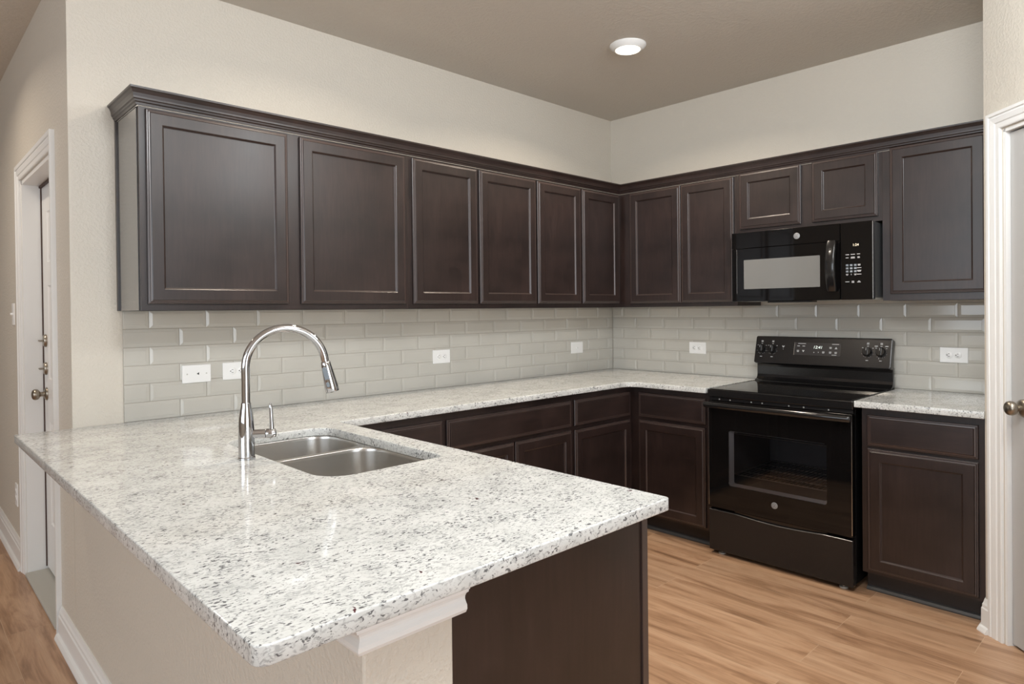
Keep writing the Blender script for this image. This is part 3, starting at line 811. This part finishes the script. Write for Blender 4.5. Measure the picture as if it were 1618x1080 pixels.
# slim oval handle on two posts
hz = 0.829
hb = MB()
rings = []
for x, s, dy in ((-0.001, 0.75, 0.0), (0.002, 0.95, 0.0), (0.010, 1.0, 0.002), (0.20, 1.0, 0.008), (RW / 2, 1.0, 0.010), (RW - 0.20, 1.0, 0.008), (RW - 0.010, 1.0, 0.002), (RW - 0.002, 0.95, 0), (RW + 0.001, 0.75, 0)):
    rings.append([(x, -0.694 - dy + 0.0115 * s * math.cos(a), hz + 0.0160 * s * math.sin(a)) for a in [2 * PI * k / 20 for k in range(20)]])
hb.loft(rings, smooth=True)
for x in (0.020, RW - 0.055): hb.box(x, x + 0.035, -0.690, DF, hz - 0.010, hz + 0.010)
hb.build('handle', M_BLACK, door)
# vent strip under the cooktop
v = MB().box(0.004, RW - 0.004, -0.640, -0.613, 0.849, 0.8655).build('vent_strip', M_BLACKSAT, rg)
mb = MB()
for x in (0.062, 0.125, 0.245, 0.305, 0.445, 0.520, 0.64): MB().box(x, x + 0.006, -0.6412, -0.6398, 0.8535, 0.8595).build('vent_screw', M_UNDER, v)

# glass cooktop in a thin rim
top = MB().box(0.0, RW, -0.654, -0.032, 0.8685, 0.9095).build('cooktop', M_BLACK, rg, bevel=0.004)
MB().box(0.010, RW - 0.010, -0.646, -0.090, 0.9096, 0.9125).build('glass_top', M_BLACKGLASS, top, bevel=0.0012)
# storage drawer with a scooped grip
pl = [(0.004, 0.022), (RW - 0.004, 0.022), (RW - 0.004, 0.247)]
for k in range(25):
    q = 1 - k / 24
    x = 0.16 + q * 0.46
    pl.append((x, 0.247 - 0.012 * math.sin(PI * q)))
pl.append((0.004, 0.247))
dw = MB().loft([[(x, -0.612, z) for x, z in pl], [(x, -0.651, z) for x, z in pl], [(x * 0.992 + 0.003, -0.655, z - (0.0035 if z > 0.1 else -0.0035)) for x, z in pl]]).build('storage_drawer', M_BLACKSAT, rg)
MB().box(0.15, 0.63, -0.640, -0.613, 0.2280, 0.2565).build('grip', M_BLACK, dw)
for x in (0.06, RW - 0.06):
    for y in (-0.615, -0.08):
        MB().lathe([(0.020, 0.0), (0.020, 0.006), (0.008, 0.008), (0.008, 0.032)], 20, Matrix.Translation((x, y, 0.0005))).build('foot', M_UNDER, rg)
# backguard: curved lower band, tilted control panel above it
bgp = [(-0.032, 0.905), (-0.094, 0.905), (-0.096, 0.914), (-0.086, 0.920), (-0.070, 0.926), (-0.061, 0.936), (-0.057, 0.952), (-0.056, 1.000), (-0.058, 1.018), (-0.064, 1.026), (-0.032, 1.026)]
MB().prism_x(bgp, 0.001, RW - 0.001).build('backguard', M_BLACK, rg, bevel=0.0015)
PB = Vector((0, -0.103, 1.023)); PT = Vector((0, -0.060, 1.184))
tv = (PT - PB).normalized(); nv = Vector((0, tv.z * -1, tv.y)).normalized()
CP = Matrix.Identity(4)     # local x, y up the slope, z out of the panel
for i in range(3):
    CP[i][0] = (1, 0, 0)[i]; CP[i][1] = tv[i]; CP[i][2] = nv[i]; CP[i][3] = PB[i]
PLh = (PT - PB).length
rr = lambda i, z, r=0.010: [(x, y, z) for x, y in rrect(i, RW - i, i, PLh - i, max(0.002, r - i), 5)]
cp = MB().loft([rr(0.0, -0.040), rr(0.0, -0.004), rr(0.0015, -0.001), rr(0.005, 0.0)], CP).build('control_panel', M_BLACKSAT, rg)
MB().box(0.004, RW - 0.004, -0.052, -0.032, 1.02, 1.175).build('panel_back', M_BLACK, rg)
def pc(y): return (y - 1.023) / tv.z
dsp = MB().loft([[(x, y, z) for x, y in rrect(lx(1.398), lx(1.657), pc(1.078), pc(1.151), 0.003, 3)] for z in (0.0002, 0.0012)], CP).build('display', M_PANEL, cp)
MB().box(lx(1.396), lx(1.3985), pc(1.078), pc(1.151), 0.0004, 0.0016, CP).build('display_edge', M_STEEL, cp)
t = MB(); text_into(t, '12:41', 0.0235, CP @ Matrix.Translation((lx(1.532), pc(1.1245), 0.0018)) @ Matrix(((1, 0.18, 0, 0), (0, 1, 0, 0), (0, 0, 1, 0), (0, 0, 0, 1))))
t.build('clock_digits', M_DIGIT, dsp)
def mark_into(mb, x, z, w, h, z0=0.0014): mb.box(x - w / 2, x + w / 2, z - h / 2, z + h / 2, z0, z0 + 0.0004, CP)
def tri_into(mb, x, z, s, up):
    d = 1 if up else -1
    mb.loft([[(x - s, z - d * s * 0.8, h), (x + s, z - d * s * 0.8, h), (x, z + d * s * 0.9, h)] for h in (0.0014, 0.0018)], CP)
# touch pad legends on the display
for u, z, w, h in ((1.4399, 1.1445, 0.044, 0.0035), (1.6275, 1.1445, 0.038, 0.0035), (1.624, 1.0845, 0.026, 0.0025)):
    mb = MB(); mark_into(mb, lx(u), pc(z), w, h); mb.build('heading', M_MARK, dsp)
for u, z in ((1.421, 1.130), (1.451, 1.130)):
    mb = MB(); mark_into(mb, lx(u), pc(z), 0.015, 0.0040); mb.build('touch_key', M_MARK, dsp)
for u, z in ((1.420, 1.101), (1.602, 1.124), (1.602, 1.0975), (1.632, 1.0975), (1.564, 1.0975)):
    mb = MB(); x = lx(u)
    mark_into(mb, x, pc(z) + 0.004, 0.0125, 0.0026); mark_into(mb, x, pc(z), 0.0135, 0.0026); mark_into(mb, x, pc(z) - 0.004, 0.011, 0.0026)
    mb.build('touch_key', M_MARK, dsp)
for u, z, q, up_ in ((1.451, 1.101, 0.0075, False), (1.632, 1.124, 0.0075, True), (1.512, 1.0965, 0.0035, True), (1.537, 1.0965, 0.0030, False)):
    mb = MB(); tri_into(mb, lx(u), pc(z), q, up_); mb.build('touch_key', M_MARK, dsp)
KX = [(1.1995, 1.1065), (1.2660, 1.1065), (1.7965, 1.1085), (1.8640, 1.1085)]
for i, (ku, kz) in enumerate(KX):
    x, z = lx(ku), pc(kz)
    mk = MB()
    def mark2(a, b, w, h): mark_into(mk, a, b, w, h, 0.0002)
    # burner pictogram, word marks, ticks round the dial
    for a, b in ((-1, 1), (1, 1), (-1, -1), (1, -1)):
        mark2(x + a * 0.0032, z + 0.0475 + b * 0.0030, 0.0045 if (a, b) != ((-1, 1), (1, 1), (-1, -1), (1, -1))[i] else 0.0060, 0.0042)
    mk.build('burner_symbol', M_MARK, cp); mk = MB()
    mark2(x, z - 0.0465, 0.013, 0.0030); mk.build('caption', M_MARK, cp); mk = MB()
    mark2(x, z + 0.0335, 0.009, 0.0028)
    for k in range(9):
        a = -0.35 - 2.45 * k / 8
        if k in (1, 4, 7): continue
        mk.lathe([(0.0011, 0.0002), (0.0011, 0.0006)], 6, CP @ Matrix.Translation((x + 0.0300 * math.cos(a), z + 0.0300 * math.sin(a), 0)))
    mark2(x - 0.026, z + 0.0235, 0.0075, 0.0022); mark2(x + 0.026, z + 0.0220, 0.0065, 0.0025)
    if i == 3: mark2(x - 0.026, z + 0.034, 0.015, 0.0045); mark2(x + 0.026, z + 0.034, 0.015, 0.0045); mark2(x - 0.009, z - 0.034, 0.0035, 0.004)
    mk.build('dial_scale', M_MARK, cp)
mk = MB()
mk.loft([[(lx(1.331) - 0.008, pc(1.128), h), (lx(1.331), pc(1.117), h), (lx(1.331) + 0.008, pc(1.128), h), (lx(1.331) + 0.004, pc(1.130), h), (lx(1.331), pc(1.125), h), (lx(1.331) - 0.004, pc(1.130), h)] for h in (0.0002, 0.0006)], CP)
mark_into(mk, lx(1.331), pc(1.109), 0.003, 0.003, 0.0002)
mk.build('indicator', M_MARK, cp)
for ku, kz in KX:
    Kx = CP @ Matrix.Translation((lx(ku), pc(kz), 0.0006))
    kb = MB().lathe([(0.0255, 0), (0.0255, 0.004), (0.0225, 0.007), (0.0215, 0.019), (0.0200, 0.0215)], 36, Kx).build('knob', M_BLACK, rg)
    MB().loft([[(x * s, y * s2, z) for x, y in rrect(-0.0055, 0.0055, -0.0225, 0.0225, 0.005, 4)] for z, s, s2 in ((0.006, 1.1, 1.0), (0.026, 1.0, 0.98), (0.0285, 0.8, 0.94))], Kx).build('grip', M_BLACK, kb)
    MB().box(-0.0009, 0.0009, 0.004, 0.019, 0.0284, 0.0289, Kx).build('pointer', M_MARK, kb)

# ------------------------------------------------------------------ microwave
ML = 1.1755; MZ = 1.393; MWW = 0.7520; MH = 0.393
mw = thing('microwave_oven', 'black over-the-range microwave hanging beneath the short wall cabinet', 'microwave', (0, -ML, MZ), -PI / 2)
mx = lambda u: u - ML
mz = lambda z: z - MZ
MF = -0.402
MB().box(0.004, MWW - 0.004, -0.362, -0.004, 0.010, MH - 0.003).build('body', M_BODYGREY, mw, bevel=0.002)
# side flange of the mounting plate and underside with two grease filters
un = MB().box(0.006, MWW - 0.006, -0.385, -0.010, 0.0, 0.0098).build('underside', M_UNDER, mw)
for a, b in ((0.05, 0.16), (0.56, 0.70)):
    MB().box(a, b, -0.33, -0.12, -0.0015, -0.0002).build('grease_filter', M_UNDER, un, bevel=0.002)
MB().box(0.20, 0.44, -0.375, -0.300, -0.0085, -0.0002).build('light_cover', M_BLACKSAT, un)
vz = mz(1.6945)
vb = MB().loft([[(0.0, MF, vz + 0.0015), (mx(1.7715), MF, vz + 0.0015), (mx(1.7715), MF, MH), (0.0, MF, MH)], [(0.0, -0.364, vz + 0.0015), (mx(1.7715), -0.364, vz + 0.0015), (mx(1.7715), -0.364, MH), (0, -0.364, MH)]]).build('vent_panel', M_BLACKGLASS, mw, bevel=0.0015)
badge(vb, mx(1.5515), MF - 0.0002, mz(1.7405), 0.0165)
W = [mx(1.249), mx(1.6720), mz(1.463), mz(1.6295)]
D = [0.0, mx(1.7715), 0.0, vz]
ring = lambda x0, x1, z0, z1, y, r: [(x, y, z) for x, z in rrect(x0, x1, z0, z1, r, 4)]
md = MB().loft([ring(*W, -0.366, 0.004), ring(*D, -0.366, 0.003), ring(*D, MF + 0.003, 0.003), ring(D[0] + 0.002, D[1] - 0.002, D[2] + 0.002, D[3] - 0.002, MF, 0.003), ring(*W, MF, 0.004), ring(*W, -0.366, 0.004)], cap0=False, cap1=False).build('door', M_BLACKGLASS, mw)
MB().loft([ring(W[0] + 0.0003, W[1] - 0.0003, W[2] + 0.0003, W[3] - 0.0003, -0.368, 0.0038), ring(W[0] + 0.0003, W[1] - 0.0003, W[2] + 0.0003, W[3] - 0.0003, MF + 0.0006, 0.0038)]).build('window', M_SCREEN, md)
MB().box(mx(1.2065), mx(1.2085), MF - 0.0006, MF, mz(1.437), mz(1.692)).build('bright_edge', M_STEEL, md)
# bowed upright handle
hx = mx(1.7375)
rings = []
for k in range(15):
    q = k / 14; z = mz(1.437) + q * 0.262
    dy = 0.016 + 0.026 * math.sin(PI * q) ** 0.8
    hw = 0.0245 if 0 < k < 14 else 0.021
    rings.append([(hx + x * hw / 0.0245, MF - dy + y, z) for x, y in rrect(-0.0245, 0.0245, -0.009, 0.009, 0.0085, 4)])
hm = MB().loft(rings, smooth=True)
for z in (mz(1.446), mz(1.676)): hm.box(hx - 0.012, hx + 0.012, MF - 0.022, MF + 0.0005, z, z + 0.016)
hm.build('handle', M_BLACK, md)
cpn = MB().box(mx(1.7742), MWW, -0.366, MF, 0.0, MH).build('control_panel', M_BLACKGLASS, mw, bevel=0.003)
MB().box(MWW - 0.0012, MWW + 0.0010, MF - 0.0004, MF + 0.004, 0.004, MH - 0.004).build('bright_edge', M_STEEL, cpn)  # bright reflection along the right edge, modelled as a thin steel strip
TX = lambda u, z: Matrix.Translation((mx(u), MF - 0.0008, mz(z))) @ Matrix.Rotation(PI / 2, 4, 'X')
t = MB(); text_into(t, '1:24', 0.0175, TX(1.8480, 1.6695)); t.build('clock_digits', M_DIGITW, cpn)
def mkm(u, z, w, h): MB().box(mx(u) - w / 2, mx(u) + w / 2, MF - 0.0008, MF - 0.0003, mz(z) - h / 2, mz(z) + h / 2).build('touch_key', M_MARK, cpn)
for u, z, w in ((1.808, 1.6220, 0.017), (1.8345, 1.6225, 0.020), (1.8615, 1.6230, 0.015), (1.8070, 1.6060, 0.014), (1.8345, 1.6085, 0.018), (1.8345, 1.6035, 0.020), (1.8620, 1.6090, 0.011), (1.8620, 1.6040, 0.012),
                 (1.8640, 1.5705, 0.013), (1.8640, 1.5655, 0.012), (1.8640, 1.5530, 0.020), (1.8640, 1.5400, 0.020), (1.8640, 1.5355, 0.015), (1.8640, 1.5210, 0.020),
                 (1.8075, 1.4840, 0.020), (1.8345, 1.4860, 0.012), (1.8345, 1.4800, 0.012), (1.8630, 1.4860, 0.009), (1.8630, 1.4810, 0.016)):
    mkm(u, z, w, 0.0030)
keys = ['1', '2', '3', '4', '5', '6', '7', '8', '9', '', '0', '']
for i, ch in enumerate(keys):
    u = 1.8070 + (i % 3) * 0.0195; z = 1.5680 - (i // 3) * 0.0158
    kd = MB()
    if ch: text_into(kd, ch, 0.0105, TX(u, z) @ Matrix.Translation((0, 0, 0.0003)))
    else:
        kd.box(mx(u) - 0.0060, mx(u) + 0.0060, MF - 0.0011, MF - 0.0007, mz(z) + 0.0005, mz(z) + 0.0030)
        kd.box(mx(u) - 0.0045, mx(u) + 0.0045, MF - 0.0011, MF - 0.0007, mz(z) - 0.0040, mz(z) - 0.0015)
    if ch and ch != '0':
        k = MB().box(mx(u) - 0.0065, mx(u) + 0.0065, MF - 0.0007, MF - 0.0003, mz(z) - 0.0050, mz(z) + 0.0050).build('key', M_GREYRUB, mw)
        kd.build('digit', M_MARK, k)
    else: kd.build('key', M_MARK, mw)

# ------------------------------------------------------------------ outlets and switches
def plate(root, w, h):
    ring = lambda i, d: [(x, -d, z) for x, z in rrect(-w / 2 + i, w / 2 - i, -h / 2 + i, h / 2 - i, 0.0035, 3)]
    MB().loft([ring(0, 0), ring(0, 0.003), ring(0.0022, 0.0052)]).build('cover_plate', M_PLASTIC, root)
def screw(root, x, z, metal=False):
    MB().lathe([(0.0032, 0), (0.0032, 0.0008), (0.0015, 0.0012)], 12, Matrix.Translation((x, -0.0050, z)) @ OUT).build('screw', M_UNDER if metal else M_PLASTIC, root)
def outlet(label, wall, u, z, w=0.124, h=0.0785, rz=None, pos=None, vertical=False, group='white duplex outlets on the tiles'):
    l, r0 = (pos, rz) if pos else at(wall, u, z)
    r = thing('electrical_outlet', label, 'outlet', l, r0, group)
    plate(r, *((h, w) if vertical else (w, h)))
    for s in (-1, 1):
        f = MB().lathe([(0.0165, 0), (0.0165, 0.0018), (0.0155, 0.0026)], 28, Matrix.Translation(((0, -0.0048, s * 0.0195) if vertical else (s * 0.0195, -0.0048, 0))) @ OUT).build('receptacle', M_PLASTIC, r)
        sl = MB()
        cx, cz = (0, s * 0.0195) if vertical else (s * 0.0195, 0)
        for dx, dz, ww, hh in ((-0.0015, 0.0065, 0.0070, 0.0020), (-0.0015, -0.0065, 0.0090, 0.0020), (-0.0095, 0, 0.0045, 0.0045)):
            if vertical: dx, dz, ww, hh = dz, dx, hh, ww
            sl.box(cx + dx - ww / 2, cx + dx + ww / 2, -0.0078, -0.0070, cz + dz - hh / 2, cz + dz + hh / 2)
        sl.build('slots', M_SLOT, f)
    screw(r, 0, 0)
    return r
tw = -0.0092       # plates sit on the tile faces
def on_tile(wall, u, z):
    return ((u, tw, z), 0.0) if wall == 'A' else ((tw, -u, z), -PI / 2)
for lab, wall, u, z in (('white duplex outlet on the tiles just left of the faucet neck', 'A', -2.797, 1.0955),
                        ('white duplex outlet on the left tiles right of the spray head', 'A', -1.624, 1.0940),
                        ('white duplex outlet on the range wall between corner and range', 'B', 0.720, 1.0920),
                        ('white duplex outlet on the tiles right of the range', 'B', 2.182, 1.1040)):
    p, rr = on_tile(wall, u, z)
    outlet(lab, wall, u, z, pos=p, rz=rr)
# cable plate with two screws and a small jack
p, rr = on_tile('A', -2.9705, 1.0945)
r = thing('jack_plate', 'white cover plate with a small dark jack, leftmost plate on the tiles', 'wall plate', p, rr)
plate(r, 0.119, 0.078)
screw(r, -0.040, 0, True); screw(r, 0.040, 0, True)
MB().add([(-0.001, -0.0056, 0), (0.009, -0.0056, 0.006), (0.009, -0.0056, -0.006), (-0.001, -0.0050, 0), (0.009, -0.0050, 0.006), (0.009, -0.0050, -0.006)], [(0, 1, 2), (3, 5, 4), (0, 3, 4, 1), (1, 4, 5, 2), (2, 5, 3, 0)]).build('jack', M_SLOT, r)
p, rr = on_tile('A', -0.423, 1.0905)
r = thing('light_switch', 'white single switch plate on the left tiles near the corner', 'switch', p, rr)
plate(r, 0.124, 0.0800)
screw(r, -0.030, 0); screw(r, 0.030, 0)
MB().box(-0.013, 0.013, -0.0060, -0.0050, -0.0060, 0.0060).build('toggle_slot', M_PLASTIC, r)
MB().box(-0.004, 0.010, -0.0140, -0.0055, -0.0035, 0.0035).build('toggle', M_PLASTIC, r, bevel=0.001)
# hall wall, local x = +y mirrored: rotate so that -y faces -x
HRZ = -PI / 2
outlet('white vertical outlet low on the hall wall behind the entry door casing', None, 0, 0, pos=(XW - 0.0004, 1.515, 0.360), rz=HRZ, vertical=True, group=None)
r = thing('light_switch', 'white toggle switch on the hall wall beside the entry door', 'switch', (XW - 0.0004, 1.525, 1.365), HRZ)
plate(r, 0.075, 0.122)
MB().box(-0.005, 0.005, -0.017, -0.0050, -0.004, 0.008).build('toggle', M_PLASTIC, r, bevel=0.001)

# ------------------------------------------------------------------ recessed ceiling light
def can(label, x, y, watts):
    r = thing('recessed_light', label, 'light', (x, y, H))
    MB().lathe([(0.096, -0.0005), (0.097, -0.004), (0.094, -0.010), (0.070, -0.028), (0.066, -0.0275), (0.064, -0.018), (0.064, -0.0005)], 48).build('trim_ring', M_WHITE, r)
    MB().lathe([(0.0635, -0.016), (0.0635, -0.0235), (0.056, -0.0260), (0.02, -0.0270)], 40).build('lens', M_LENS, r)
    area('downlight', (0, 0, -0.032), (0, 0, 0), 0.13, 0.13, watts, WARM, 'DISK', math.radians(150), r)
    return r
can('round white recessed downlight glowing warm in the kitchen ceiling', -1.068, -0.942, 15)
def off_frame_can(x, y, watts):
    area('downlight', (x, y, H - 0.02), (0, 0, 0), 0.13, 0.13, watts, WARM, 'DISK', math.radians(150))
off_frame_can(-2.50, -0.90, 10)
off_frame_can(-4.2, 1.0, 9)
